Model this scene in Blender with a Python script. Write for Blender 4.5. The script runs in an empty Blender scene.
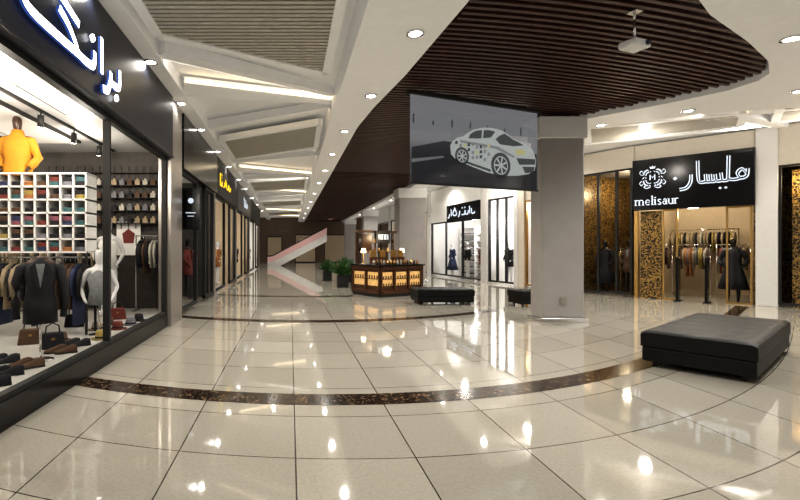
import bpy, math, random
from mathutils import Vector, Matrix
random.seed(7)
S=bpy.context.scene
COL=S.collection
# ------------------------------------------------------------ materials
def mat(name,col,rough=0.5,metal=0.0,emit=0.0,ecol=None,noise=0.08,nscale=8.0,coat=0.0,spec=None):
    m=bpy.data.materials.new(name); m.use_nodes=True
    nt=m.node_tree; b=nt.nodes['Principled BSDF']
    b.inputs['Roughness'].default_value=rough; b.inputs['Metallic'].default_value=metal
    if spec is not None: b.inputs['Specular IOR Level'].default_value=spec
    if coat: b.inputs['Coat Weight'].default_value=coat
    c=(col[0],col[1],col[2],1)
    if noise>0:
        tc=nt.nodes.new('ShaderNodeTexCoord'); n=nt.nodes.new('ShaderNodeTexNoise'); n.inputs['Scale'].default_value=nscale
        r=nt.nodes.new('ShaderNodeValToRGB')
        r.color_ramp.elements[0].position=.3; r.color_ramp.elements[1].position=.7
        r.color_ramp.elements[0].color=tuple(x*(1-noise) for x in col)+(1,)
        r.color_ramp.elements[1].color=tuple(min(1,x*(1+noise)) for x in col)+(1,)
        nt.links.new(tc.outputs['Object'],n.inputs['Vector']); nt.links.new(n.outputs['Fac'],r.inputs['Fac'])
        nt.links.new(r.outputs['Color'],b.inputs['Base Color'])
    else: b.inputs['Base Color'].default_value=c
    if emit>0:
        e=ecol or col
        b.inputs['Emission Color'].default_value=(e[0],e[1],e[2],1); b.inputs['Emission Strength'].default_value=emit
    return m
K=.085; CC=.004
def g(x):
    d=x-.4; return K*d*d/(1+CC*d*d)
def floormat():
    m=bpy.data.materials.new('polished_floor_tile'); m.use_nodes=True; nt=m.node_tree; b=nt.nodes['Principled BSDF']
    N=nt.nodes.new; L=nt.links.new
    def math_(op,a,bv=None):
        n=N('ShaderNodeMath'); n.operation=op
        for i,q in enumerate((a,bv)):
            if q is None: continue
            if isinstance(q,(int,float)): n.inputs[i].default_value=q
            else: L(q,n.inputs[i])
        return n.outputs[0]
    tc=N('ShaderNodeTexCoord'); sp=N('ShaderNodeSeparateXYZ'); L(tc.outputs['Object'],sp.inputs[0])
    d=math_('SUBTRACT',sp.outputs[0],.4); d2=math_('MULTIPLY',d,d)
    gg=math_('DIVIDE',math_('MULTIPLY',d2,K),math_('ADD',math_('MULTIPLY',d2,CC),1.0))
    y=math_('SUBTRACT',sp.outputs[1],gg)
    y=math_('ADD',y,40.0); x=math_('ADD',sp.outputs[0],60*.86-.04)
    cb=N('ShaderNodeCombineXYZ'); L(x,cb.inputs[0]); L(y,cb.inputs[1])
    br=N('ShaderNodeTexBrick'); br.offset=0; br.squash=1
    br.inputs['Scale'].default_value=1; br.inputs['Mortar Size'].default_value=.0055; br.inputs['Mortar Smooth'].default_value=.1
    br.inputs['Brick Width'].default_value=.86; br.inputs['Row Height'].default_value=.8; br.inputs['Bias'].default_value=0
    br.inputs['Color1'].default_value=(.46,.435,.375,1); br.inputs['Color2'].default_value=(.40,.378,.325,1); br.inputs['Mortar'].default_value=(.06,.05,.04,1)
    L(cb.outputs[0],br.inputs['Vector'])
    n=N('ShaderNodeTexNoise'); n.inputs['Scale'].default_value=40; n.inputs['Detail'].default_value=5; L(tc.outputs['Object'],n.inputs['Vector'])
    r=N('ShaderNodeValToRGB'); r.color_ramp.elements[0].color=(.90,.895,.88,1); r.color_ramp.elements[1].color=(1.0,1.0,1.0,1); r.color_ramp.elements[0].position=.35; r.color_ramp.elements[1].position=.6
    L(n.outputs['Fac'],r.inputs['Fac'])
    mx=N('ShaderNodeMixRGB'); mx.blend_type='MULTIPLY'; mx.inputs[0].default_value=1
    L(br.outputs['Color'],mx.inputs[1]); L(r.outputs['Color'],mx.inputs[2]); L(mx.outputs[0],b.inputs['Base Color'])
    b.inputs['Roughness'].default_value=.04; b.inputs['IOR'].default_value=1.85
    return m
def marblemat():
    m=bpy.data.materials.new('dark_marble'); m.use_nodes=True; nt=m.node_tree; b=nt.nodes['Principled BSDF']
    n=nt.nodes.new('ShaderNodeTexNoise'); n.inputs['Scale'].default_value=20; n.inputs['Detail'].default_value=8; n.inputs['Distortion'].default_value=1.6
    tc=nt.nodes.new('ShaderNodeTexCoord'); nt.links.new(tc.outputs['Object'],n.inputs['Vector'])
    r=nt.nodes.new('ShaderNodeValToRGB'); e=r.color_ramp.elements
    e[0].position=.45; e[0].color=(.007,.005,.004,1); e[1].position=.64; e[1].color=(.20,.13,.075,1); x=e.new(.54); x.color=(.03,.018,.012,1)
    nt.links.new(n.outputs['Fac'],r.inputs['Fac']); nt.links.new(r.outputs['Color'],b.inputs['Base Color']); b.inputs['Roughness'].default_value=.15; b.inputs['IOR'].default_value=1.4
    return m
def goldleaf(name='gold_leaf_pattern',sc_=13,hi=.11,gold=(.42,.26,.07)):
    m=bpy.data.materials.new(name); m.use_nodes=True; nt=m.node_tree; b=nt.nodes['Principled BSDF']
    v=nt.nodes.new('ShaderNodeTexVoronoi'); v.feature='DISTANCE_TO_EDGE'; v.inputs['Scale'].default_value=sc_
    tc=nt.nodes.new('ShaderNodeTexCoord'); n=nt.nodes.new('ShaderNodeTexNoise'); n.inputs['Scale'].default_value=6
    mx=nt.nodes.new('ShaderNodeMixRGB'); mx.inputs[0].default_value=.3
    nt.links.new(tc.outputs['Object'],n.inputs['Vector']); nt.links.new(tc.outputs['Object'],mx.inputs[1]); nt.links.new(n.outputs['Color'],mx.inputs[2]); nt.links.new(mx.outputs[0],v.inputs['Vector'])
    r=nt.nodes.new('ShaderNodeValToRGB'); e=r.color_ramp.elements; e[0].position=.04; e[0].color=gold+(1,); e[1].position=hi; e[1].color=(.018,.011,.005,1)
    nt.links.new(v.outputs['Distance'],r.inputs['Fac']); nt.links.new(r.outputs['Color'],b.inputs['Base Color']); b.inputs['Roughness'].default_value=.35; b.inputs['Metallic'].default_value=.2
    return m
def woodmat(name,c0,c1,rough=.4):
    m=bpy.data.materials.new(name); m.use_nodes=True; nt=m.node_tree; b=nt.nodes['Principled BSDF']
    tc=nt.nodes.new('ShaderNodeTexCoord'); mp=nt.nodes.new('ShaderNodeMapping'); mp.inputs['Scale'].default_value=(2,14,14)
    n=nt.nodes.new('ShaderNodeTexNoise'); n.inputs['Scale'].default_value=1.5; n.inputs['Detail'].default_value=5
    r=nt.nodes.new('ShaderNodeValToRGB'); r.color_ramp.elements[0].position=.35; r.color_ramp.elements[1].position=.65
    r.color_ramp.elements[0].color=c0+(1,); r.color_ramp.elements[1].color=c1+(1,)
    nt.links.new(tc.outputs['Object'],mp.inputs[0]); nt.links.new(mp.outputs[0],n.inputs['Vector']); nt.links.new(n.outputs['Fac'],r.inputs['Fac']); nt.links.new(r.outputs['Color'],b.inputs['Base Color'])
    b.inputs['Roughness'].default_value=rough
    return m
def screenmat():
    m=bpy.data.materials.new('projection_fabric'); m.use_nodes=True; nt=m.node_tree; b=nt.nodes['Principled BSDF']; o=nt.nodes['Material Output']
    tc=nt.nodes.new('ShaderNodeTexCoord'); sp=nt.nodes.new('ShaderNodeSeparateXYZ'); nt.links.new(tc.outputs['Object'],sp.inputs[0])
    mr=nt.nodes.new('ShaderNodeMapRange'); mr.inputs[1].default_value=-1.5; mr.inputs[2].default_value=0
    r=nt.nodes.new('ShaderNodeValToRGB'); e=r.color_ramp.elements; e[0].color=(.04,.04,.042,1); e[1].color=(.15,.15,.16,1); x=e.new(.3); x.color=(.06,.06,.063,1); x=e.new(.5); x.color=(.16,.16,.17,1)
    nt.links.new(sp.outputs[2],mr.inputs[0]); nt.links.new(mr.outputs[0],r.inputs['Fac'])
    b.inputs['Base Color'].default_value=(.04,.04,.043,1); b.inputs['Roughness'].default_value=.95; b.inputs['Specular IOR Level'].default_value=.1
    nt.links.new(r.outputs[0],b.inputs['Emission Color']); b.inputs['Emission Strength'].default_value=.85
    t=nt.nodes.new('ShaderNodeBsdfTransparent'); mx=nt.nodes.new('ShaderNodeMixShader'); mx.inputs[0].default_value=.58
    nt.links.new(t.outputs[0],mx.inputs[1]); nt.links.new(b.outputs[0],mx.inputs[2]); nt.links.new(mx.outputs[0],o.inputs[0])
    return m
def imgmat(name,col,e,alpha):
    m=mat(name,tuple(c*.35 for c in col),.9,emit=e,ecol=col,noise=.15,nscale=14,spec=.1); nt=m.node_tree; b=nt.nodes['Principled BSDF']; b.inputs['Alpha'].default_value=alpha; return m
M={}
M['floor']=floormat(); M['marble']=marblemat(); M['leaf']=goldleaf(); M['screen']=screenmat(); M['leafwall']=goldleaf('gold_damask_wall',12,.12,(.28,.18,.06))
M['white']=mat('white_paint',(.80,.795,.78),.6,noise=.02)
M['ceilwhite_glow']=mat('ceiling_white_paint_glow',(.80,.79,.77),.6,emit=.03,ecol=(1,.97,.93),noise=.02)  # white paint with faint emission added, standing in for ambient light on the ceiling
M['warmwhite']=mat('warm_white_paint',(.58,.53,.45),.6,noise=.03)
M['slatwood']=woodmat('dark_slat_wood',(.036,.014,.010),(.078,.029,.019),.45)
M['slatback']=mat('slat_void_black',(.005,.003,.003),.9)
M['greyslat']=mat('grey_slat',(.48,.45,.39),.5,noise=.05)
M['greyback']=mat('grey_slat_void',(.10,.09,.08),.8)
M['navy']=mat('navy_fascia',(.008,.010,.020),.35,noise=.1)
M['black']=mat('gloss_black',(.004,.004,.005),.2,noise=.1,spec=.3)
M['mblack']=mat('matt_black',(.009,.009,.009),.6)
M['col']=mat('column_render',(.31,.29,.275),.45,noise=.05,nscale=3)
M['colcap']=mat('column_capital',(.64,.63,.61),.5,noise=.02)
M['chrome']=mat('chrome',(.75,.75,.75),.15,1.0,noise=.02)
M['frame']=mat('anodised_frame',(.42,.39,.36),.3,.7,noise=.03)
M['goldframe']=mat('gold_metal',(.52,.33,.12),.28,.9,noise=.05)
M['lamp']=mat('lamp_white',(1,1,1),.5,emit=14,ecol=(1,.95,.88),noise=0)
M['strip']=mat('cove_strip',(1,1,1),.5,emit=4,ecol=(1,.94,.82),noise=0)
M['stripw']=mat('cove_strip_warm',(1,.9,.7),.5,emit=2.4,ecol=(1,.80,.52),noise=0)
M['letter']=mat('lit_letter',(1,1,1),.4,emit=3,ecol=(.95,.97,1),noise=0)
M['letterblue']=mat('lit_letter_return',(.03,.06,.2),.4,emit=.2,ecol=(.1,.25,1),noise=0)
M['letter2']=mat('pale_letter',(.5,.56,.66),.4,emit=.42,ecol=(.78,.87,1),noise=0)
M['yellow']=mat('yellow_sign',(1,.7,.02),.4,emit=.6,ecol=(1,.62,.02),noise=0)
M['leather']=mat('black_leather',(.0035,.0035,.0035),.5,noise=.3,nscale=30,spec=.25)
M['kwood']=woodmat('kiosk_walnut',(.050,.021,.010),(.11,.047,.021),.3)
M['glow']=mat('lit_gold_panel',(.42,.25,.09),.4,emit=.34,ecol=(1,.60,.22),noise=.4,nscale=16)
M['interior']=mat('shop_wall_cream',(.54,.44,.31),.7,noise=.04)
M['intwhite']=mat('shop_wall_white',(.82,.81,.79),.6,noise=.02)
M['intgrey']=mat('shop_ceiling_grey',(.40,.40,.40),.6,noise=.04)
M['intdark']=mat('shop_wall_charcoal',(.045,.04,.035),.6,noise=.2)
M['brownwall']=mat('end_wall_brown',(.14,.095,.065),.6,noise=.1)
M['sfloor']=mat('display_platform_grey',(.50,.49,.46),.35,noise=.05)
M['skin']=mat('mannequin_silver_white',(.62,.62,.62),.3,noise=.02)
M['blackskin']=mat('mannequin_black',(.010,.010,.010),.25)
M['brownskin']=mat('mannequin_bronze',(.06,.03,.018),.35)
M['orange']=mat('mustard_fabric',(.58,.26,.02),.8)
M['jacket']=mat('black_jacket_fabric',(.012,.012,.015),.75,noise=.4)
M['grey']=mat('grey_fabric',(.22,.23,.24),.85,noise=.15,nscale=20)
M['plant']=mat('leaf_green',(.04,.11,.025),.5,noise=.4)
M['pink']=mat('lit_balustrade',(.50,.28,.25),.4,emit=.12,ecol=(1,.70,.66),noise=.02)
M['plastic']=mat('white_plastic',(.72,.72,.72),.35,noise=.02)
M['lens']=mat('dark_lens',(.02,.03,.05),.05)
FAB=[]
for i,c in enumerate([(.012,.012,.016),(.34,.27,.18),(.16,.035,.028),(.03,.04,.09),(.42,.40,.35),(.09,.05,.03),(.05,.12,.13),(.32,.14,.05),(.17,.17,.19),(.31,.24,.07),(.23,.08,.11),(.06,.12,.06)]):
    FAB.append(mat('fabric_%s'%'abcdefghijkl'[i],c,.85,noise=.15,nscale=18))
# ------------------------------------------------------------ mesh builder
class MB:
    def __init__(s): s.v=[];s.f=[];s.m=[];s.s=[]
    def add(s,vs,fs,mi=0,sm=False):
        o=len(s.v); s.v+= [tuple(v) for v in vs]
        for f in fs: s.f.append([i+o for i in f]); s.m.append(mi); s.s.append(sm)
        return s
    def bx(s,x0,x1,y0,y1,z0,z1,mi=0):
        vs=[(x0,y0,z0),(x1,y0,z0),(x1,y1,z0),(x0,y1,z0),(x0,y0,z1),(x1,y0,z1),(x1,y1,z1),(x0,y1,z1)]
        return s.add(vs,[(0,3,2,1),(4,5,6,7),(0,1,5,4),(1,2,6,5),(2,3,7,6),(3,0,4,7)],mi)
    def prism(s,p,z0,z1,mi=0):
        A=sum(p[i][0]*p[(i+1)%len(p)][1]-p[(i+1)%len(p)][0]*p[i][1] for i in range(len(p)))
        if A<0: p=p[::-1]
        n=len(p); vs=[(x,y,z0) for x,y in p]+[(x,y,z1) for x,y in p]
        fs=[tuple(range(n-1,-1,-1)),tuple(range(n,2*n))]+[(i,(i+1)%n,n+(i+1)%n,n+i) for i in range(n)]
        return s.add(vs,fs,mi)
    def uprism(s,p,d0,d1,mi=0): # polygon in (x,z), extruded along y
        A=sum(p[i][0]*p[(i+1)%len(p)][1]-p[(i+1)%len(p)][0]*p[i][1] for i in range(len(p)))
        if A>0: p=p[::-1]
        n=len(p); vs=[(x,d0,z) for x,z in p]+[(x,d1,z) for x,z in p]
        fs=[tuple(range(n-1,-1,-1)),tuple(range(n,2*n))]+[(i,(i+1)%n,n+(i+1)%n,n+i) for i in range(n)]
        return s.add(vs,fs,mi)
    def loft(s,secs,n=16,mi=0,cap=True,wave=0,wn=5):
        vs=[];fs=[]
        for k,(cx,cy,z,rx,ry) in enumerate(secs):
            for i in range(n):
                a=2*math.pi*i/n; w=1+wave*(1-k/len(secs))*math.sin(wn*a)
                vs.append((cx+rx*w*math.cos(a),cy+ry*w*math.sin(a),z))
        for k in range(len(secs)-1):
            for i in range(n):
                j=(i+1)%n; fs.append((k*n+i,k*n+j,(k+1)*n+j,(k+1)*n+i))
        if cap: fs.append(tuple(range(n-1,-1,-1))); fs.append(tuple(range((len(secs)-1)*n,len(secs)*n)))
        return s.add(vs,fs,mi,True)
    def tube(s,pts,r,n=8,mi=0):
        pts=[Vector(p) for p in pts]; rs=r if isinstance(r,(list,tuple)) else [r]*len(pts)
        vs=[];fs=[]
        for k,p in enumerate(pts):
            t=(pts[min(k+1,len(pts)-1)]-pts[max(k-1,0)]).normalized()
            a=t.cross(Vector((0,0,1))) 
            if a.length<.1: a=t.cross(Vector((1,0,0)))
            a.normalize(); b=t.cross(a)
            for i in range(n):
                w=2*math.pi*i/n; vs.append(p+(a*math.cos(w)+b*math.sin(w))*rs[k])
        for k in range(len(pts)-1):
            for i in range(n):
                j=(i+1)%n; fs.append((k*n+i,k*n+j,(k+1)*n+j,(k+1)*n+i))
        fs.append(tuple(range(n-1,-1,-1))); fs.append(tuple(range((len(pts)-1)*n,len(pts)*n)))
        return s.add(vs,fs,mi,True)
    def ribbon(s,pts,w,d0,d1,mi=0,side=None,sm=True):
        P=[Vector(p) for p in pts]
        if sm and len(P)>2:
            Q=[]; E=[P[0]*2-P[1]]+P+[P[-1]*2-P[-2]]
            for i in range(1,len(E)-2):
                for t in (0,.25,.5,.75):
                    a,b,c,d=E[i-1],E[i],E[i+1],E[i+2]
                    Q.append(.5*((2*b)+(c-a)*t+(2*a-5*b+4*c-d)*t*t+(3*b-a-3*c+d)*t**3))
            Q.append(P[-1]); P=Q
        n=len(P); Lp=[];Rp=[]
        for k,p in enumerate(P):
            t=(P[min(k+1,n-1)]-P[max(k-1,0)]).normalized(); nn=Vector((-t.y,t.x))
            ww=w*(.55+.45*abs(math.cos(math.atan2(t.y,t.x)-.5)))*.5
            Lp.append(p+nn*ww); Rp.append(p-nn*ww)
        vs=[]
        for k in range(n):
            vs+=[(Lp[k].x,d0,Lp[k].y),(Rp[k].x,d0,Rp[k].y),(Lp[k].x,d1,Lp[k].y),(Rp[k].x,d1,Rp[k].y)]
        front=[];sd=[]
        for k in range(n-1):
            a=4*k;b=a+4
            front.append((a,a+1,b+1,b)); sd.append((a+2,b+2,b+3,a+3)); sd.append((a,b,b+2,a+2)); sd.append((a+1,a+3,b+3,b+1))
        sd.append((0,2,3,1)); e=4*(n-1); sd.append((e,e+1,e+3,e+2))
        o=len(s.v)
        s.add(vs,front,mi)
        for f in sd: s.f.append([i+o for i in f]); s.m.append(mi if side is None else side); s.s.append(False)
        return s
    def disc(s,cx,cz,r,d0,d1,mi=0,n=16):
        return s.uprism([(cx+r*math.cos(2*math.pi*i/n),cz+r*math.sin(2*math.pi*i/n)) for i in range(n)],d0,d1,mi)
    def mesh(s,name,mats):
        me=bpy.data.meshes.new(name); me.from_pydata(s.v,[],s.f)
        for m in mats: me.materials.append(M[m] if isinstance(m,str) else m)
        me.polygons.foreach_set('material_index',s.m); me.polygons.foreach_set('use_smooth',s.s)
        me.update(); return me
def ob(name,me,loc=(0,0,0),rz=0,parent=None,bevel=0):
    o=bpy.data.objects.new(name,me); COL.objects.link(o); o.location=loc; o.rotation_euler=(0,0,rz)
    if parent: o.parent=parent
    if bevel:
        b=o.modifiers.new('b','BEVEL'); b.width=bevel; b.segments=3; b.limit_method='ANGLE'
    return o
def thing(name,label,cat,loc=(0,0,0),rz=0,group=None):
    o=bpy.data.objects.new(name,None); COL.objects.link(o); o.location=loc; o.rotation_euler=(0,0,rz); o.empty_display_size=.1
    o['label']=label; o['category']=cat
    if group:o['group']=group
    return o
def part(mb,name,mats,parent,bevel=0,label=None,loc=(0,0,0),rz=0):
    o=ob(name,mb.mesh(name,mats) if isinstance(mb,MB) else mb,loc,rz,parent,bevel)
    if label:o['label']=label
    return o
def solo(mb,name,label,cat,mats,loc=(0,0,0),rz=0,group=None,bevel=0):
    o=ob(name,mb.mesh(name,mats) if isinstance(mb,MB) else mb,loc,rz,None,bevel); o['label']=label; o['category']=cat
    if group:o['group']=group
    return o
def struct(mb,name,mats,loc=(0,0,0),rz=0,bevel=0):
    o=ob(name,mb.mesh(name,mats),loc,rz,None,bevel); o['kind']='structure'; return o
def point(loc,e,col=(1,.93,.84),r=.12):
    l=bpy.data.lights.new('lamp','POINT'); l.energy=e; l.color=col; l.shadow_soft_size=r
    o=bpy.data.objects.new('light_point',l); COL.objects.link(o); o.location=loc
def spot(loc,e,col=(1,.945,.87),ang=150,r=.07):
    l=bpy.data.lights.new('lamp','SPOT'); l.energy=e; l.color=col; l.shadow_soft_size=r; l.spot_size=math.radians(ang); l.spot_blend=.7
    o=bpy.data.objects.new('light_spot',l); COL.objects.link(o); o.location=loc
# ------------------------------------------------------------ camera
cd=bpy.data.cameras.new('cam'); cam=bpy.data.objects.new('cam',cd); COL.objects.link(cam)
cam.location=(0,0,1.5); cam.rotation_euler=(math.pi/2,0,0); cd.sensor_width=36; cd.lens=20.25; cd.shift_x=.1375; cd.shift_y=-.0025; cd.clip_start=.05
S.camera=cam
w=bpy.data.worlds.new('w'); S.world=w; w.use_nodes=True; w.node_tree.nodes['Background'].inputs[0].default_value=(1,.95,.88,1); w.node_tree.nodes['Background'].inputs[1].default_value=.36
S.view_settings.view_transform='Standard'; S.view_settings.exposure=.38
try: S.view_settings.look='Medium High Contrast'
except Exception:
    pass
# ------------------------------------------------------------ shell
struct(MB().bx(-9,18,-2,47,-.1,0),'floor',['floor'])
struct(MB().bx(-9,18,-2,47,4.65,4.75),'ceiling',['ceilwhite_glow'])
struct(MB().bx(-9,18,46.5,47,0,4.65),'wall_back',['brownwall'])
def band(y0,w,xa,xb,name):
    n=60; L=[];R=[]
    for i in range(n+1):
        x=xa+(xb-xa)*i/n; L.append((x,y0+g(x)-w/2)); R.append((x,y0+g(x)+w/2))
    vs=[(a,b,.003) for a,b in L]+[(a,b,.003) for a,b in R]
    struct(MB().add(vs,[(i,i+1,n+2+i,n+1+i) for i in range(n)]),name,['marble'])
band(4.45,.32,-2.38,11.6,'trim_1'); band(9.2,.30,-2.38,5.0,'trim_2'); band(13.9,.3,-2.38,2.0,'trim_3')
woodL=[(1.9,1.0),(1.94,4.9),(1.79,7.0),(1.6,8.6),(1.5,10),(1.45,46.4)]
woodR=[(3.0,1.0),(3.7,4.0),(4.35,4.8),(4.8,5.14),(5.9,5.8),(6.8,6.4),(7.3,6.85),(7.45,7.15),(7.4,7.6),(7.0,8.2),(6.0,9.4),(5.3,9.7),(5.3,46.4)]
struct(MB().prism([(.85,1.0)]+woodL+[(.85,46.4)],4.18,4.64),'trim_4',['ceilwhite_glow'])
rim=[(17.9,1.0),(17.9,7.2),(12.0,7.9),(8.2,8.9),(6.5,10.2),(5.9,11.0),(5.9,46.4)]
struct(MB().prism(woodR+rim[::-1],4.16,4.64),'trim_5',['ceilwhite_glow'])
struct(MB().bx(-2.35,-2.0,1.0,46.4,4.4,4.64),'trim_6',['ceilwhite_glow'])
mb=MB(); mb.prism(woodL+woodR[::-1],4.50,4.55,1)
def inside(x,y):
    P=woodL+woodR[::-1]; r=False
    for i in range(len(P)):
        (x1,y1),(x2,y2)=P[i],P[i-1]
        if (y1>y)!=(y2>y) and x<(x2-x1)*(y-y1)/(y2-y1)+x1: r=not r
    return r
y0=-1.0
while y0<46:
    run=[]
    xs=[1.4+.1*i for i in range(66)]
    for x in xs:
        y=y0+.45*g(x)
        if inside(x,y) : run.append((x,y))
        else:
            if len(run)>1:
                for (a,b),(c,d) in zip(run[::4],run[4::4]+[run[-1]]):
                    if c-a<.01: continue
                    vs=[(a,b,4.24),(c,d,4.24),(c,d+.055,4.24),(a,b+.055,4.24),(a,b,4.36),(c,d,4.36),(c,d+.055,4.36),(a,b+.055,4.36)]
                    mb.add(vs,[(0,3,2,1),(4,5,6,7),(0,1,5,4),(2,3,7,6),(1,2,6,5),(3,0,4,7)],0)
            run=[]
    y0+=.125 if y0<16 else .3
solo(mb,'slatted_ceiling_panel','dark reddish-brown wooden slat ceiling with curved outline above the walkway','ceiling panel',['slatwood','slatback'])
def slatpanel(poly,z,label):
    mb=MB(); mb.prism(poly,z+.10,z+.12,1)
    ys=[p[1] for p in poly]; y=min(ys)+.04
    while y<max(ys)-.02:
        xs=[]
        n=len(poly)
        for i in range(n):
            (a,b),(c,d)=poly[i],poly[(i+1)%n]
            if (b<=y<d) or (d<=y<b): xs.append(a+(c-a)*(y-b)/(d-b))
        if len(xs)>=2: mb.bx(min(xs),max(xs),y,y+.06,z+.02,z+.1,0)
        y+=.1
    n=len(poly)
    for i in range(n):
        a=Vector(poly[i]);b=Vector(poly[(i+1)%n]); t=(b-a).normalized(); q=Vector((-t.y,t.x))*.07
        mb.prism([tuple(a-q),tuple(b-q),tuple(b+q),tuple(a+q)],z,z+.14,2)
    solo(mb,'slatted_ceiling_raft',label,'ceiling panel',['greyslat','greyback','ceilwhite_glow'],group='grey slatted ceiling rafts')
RL='grey slatted ceiling raft with white border in recessed ceiling'
slatpanel([(-1.85,2.6),(.62,2.6),(.62,7.7),(-1.85,6.3)],4.46,RL)
slatpanel([(-1.85,12.2),(.7,10.6),(.75,13.0),(-1.85,14.8)],4.40,RL)
for k in range(3):
    o=20+k*8.5
    slatpanel([(-1.85,o),(.7,o-1),(.75,o+2),(-1.85,o+3)],4.40,RL)
slatpanel([(7.2,10.9),(9.8,9.7),(10.7,10.7),(8.3,12.5)],4.38,'grey slatted ceiling raft with white border above the boutique front')
slatpanel([(6.3,14.0),(8.6,13.4),(8.6,15.6),(6.3,16.8)],4.38,'grey slatted ceiling raft with white border behind the column')
slatpanel([(9.6,8.75),(11.6,8.35),(12.6,9.4),(11.2,10.4)],4.38,'grey slatted ceiling raft with white border above the boutique front')
def bar(a,b,z,w=.35,w2=.15,h=.2,strip='strip',side=1):
    a=Vector(a);b=Vector(b); L=(b-a).length; an=math.atan2(b.y-a.y,b.x-a.x)
    t=thing('ceiling_light_fin','white angular folded ceiling fin with recessed warm light strip','ceiling light',(a.x,a.y,z),an,'angled ceiling light fins')
    mb=MB()
    vs=[(0,-w*.5,0),(L,-w2*.5,.04),(L,w2*.5,.08),(0,w*.5,.08),(0,-w*.5,h),(L,-w2*.5,h),(L,w2*.5,h),(0,w*.5,h)]
    if side<0: vs=[(0,-w*.5,.08),(L,-w2*.5,.08),(L,w2*.5,.04),(0,w*.5,0)]+vs[4:]
    mb.add(vs,[(0,3,2,1),(4,5,6,7),(0,1,5,4),(1,2,6,5),(2,3,7,6),(3,0,4,7)],0)
    part(mb,'folded_panel',['ceilwhite_glow'],t)
    y1=w*.5*side; y2=w2*.5*side; q=.05*side
    part(MB().prism([(.03,y1),(L-.03,y2),(L-.03,y2+q),(.03,y1+q)],.10,.13),'light_strip',[strip],t)
Z=4.40
bar((-1.98,6.85),(.82,8.75),Z,.45,.22); bar((-1.98,8.35),(.82,9.15),Z,.5,.16,side=-1,strip='stripw'); bar((-1.98,11.2),(.84,9.5),Z,.55,.2,strip='stripw')
for k in range(5):
    o=15.6+k*6
    bar((-1.98,o),(.82,o-1.2),Z,.5,.2,strip='stripw' if k%2 else 'strip'); bar((-1.98,o+1.2),(.82,o+2.6),Z,.5,.2,side=-1,strip='stripw'); bar((-1.98,o+3.6),(.82,o+3.2),Z,.45,.2)
Z=4.36
bar((8.3,9.3),(11.9,10.9),Z,.55,.25); bar((11.9,8.2),(9.4,10.2),Z,.5,.2,strip='stripw'); bar((8.0,12.9),(11.4,10.9),Z,.5,.2); bar((6.2,11.6),(8.6,14.2),Z,.5,.2); bar((6.1,13.4),(8.0,11.9),Z,.4,.15,strip='stripw')
bar((6.0,18.5),(8.0,17.2),Z,.4); bar((6.0,22),(7.6,20.4),Z,.4); bar((6.0,25.5),(7.5,24.2),Z,.4); bar((6.0,19.5),(7.7,20.0),Z,.4); bar((12.2,7.9),(13.4,9.0),Z,.5)
mb=MB(); mb.loft([(0,0,0,.11,.11),(0,0,-.02,.11,.11),(0,0,-.02,.08,.08)],20,0,cap=False); mb.loft([(0,0,-.006,.08,.08),(0,0,-.018,.065,.065)],20,1)
dm=mb.mesh('downlight',['chrome','lamp'])
def dl(x,y,z,e=0,ang=150):
    solo(dm,'downlight','round recessed downlight with bright lens in ceiling','ceiling light',[],(x,y,z),group='recessed downlights')
    if e: spot((x,y,z-.06),e,ang=ang)
for i,(x,y) in enumerate([(1.5,3.3),(1.56,5.6),(1.42,7.9),(1.25,10.3),(1.2,12.8),(1.2,15.5),(1.2,18.5),(1.2,22),(1.2,26),(1.2,30),(1.2,35),(1.2,40)]): dl(x,y,4.18,125)
for (x,y) in [(4.95,4.3),(6.35,5.7),(8.2,6.4),(8.6,7.6),(7.7,8.7),(6.7,9.7),(5.6,13),(5.6,16.5),(5.6,20.5),(5.6,25),(10.2,7.6),(5.6,30),(5.6,36)]: dl(x,y,4.16,125)
for (x,y) in [(10.9,10.9),(9.3,12.6),(8.6,14.9),(7.9,17.5),(7.4,22)]: dl(x,y,4.65,110)
for y in [5,7,9,11,13.5,16,19,22,26,30,35]: dl(-2.17,y,4.40,20 if y<20 else 0)
for (x,y) in [(-.6,4.0),(-.6,9.9),(-.6,16.5),(-.6,23),(-.6,31),(-.6,39)]: spot((x,y,4.36),115)
for p_ in((9.0,11.4,4.0),(7.2,13.6,4.0),(7.0,18,4.0),(11.4,9.6,4.0)): point(p_,30)  # bare points without fixtures, added to brighten the right ceiling recess
# ------------------------------------------------------------ columns
for i,(x,y,w_,d) in enumerate([(5.08,9.1,.88,.42),(4.82,19.9,1.2,.9),(5.15,31.5,1.0,.9),(5.15,42,1.0,.9)]):
    t=thing('column','square grey-taupe rendered column with pale capital','column',(x+w_/2,y+d/2,0))
    part(MB().bx(-w_/2,w_/2,-d/2,d/2,.08,3.74),'shaft',['col'],t,.04)
    part(MB().bx(-w_/2-.05,w_/2+.05,-d/2-.05,d/2+.05,0,.085),'base',['chrome'],t,.01)
    part(MB().bx(-w_/2-.04,w_/2+.04,-d/2-.04,d/2+.04,3.72,4.16),'capital',['colcap'],t,.02)
    if i==0: part(MB().bx(-.06,.06,-d/2-.02,-d/2+.002,.35,.5),'socket_plate',['frame'],t)
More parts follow.
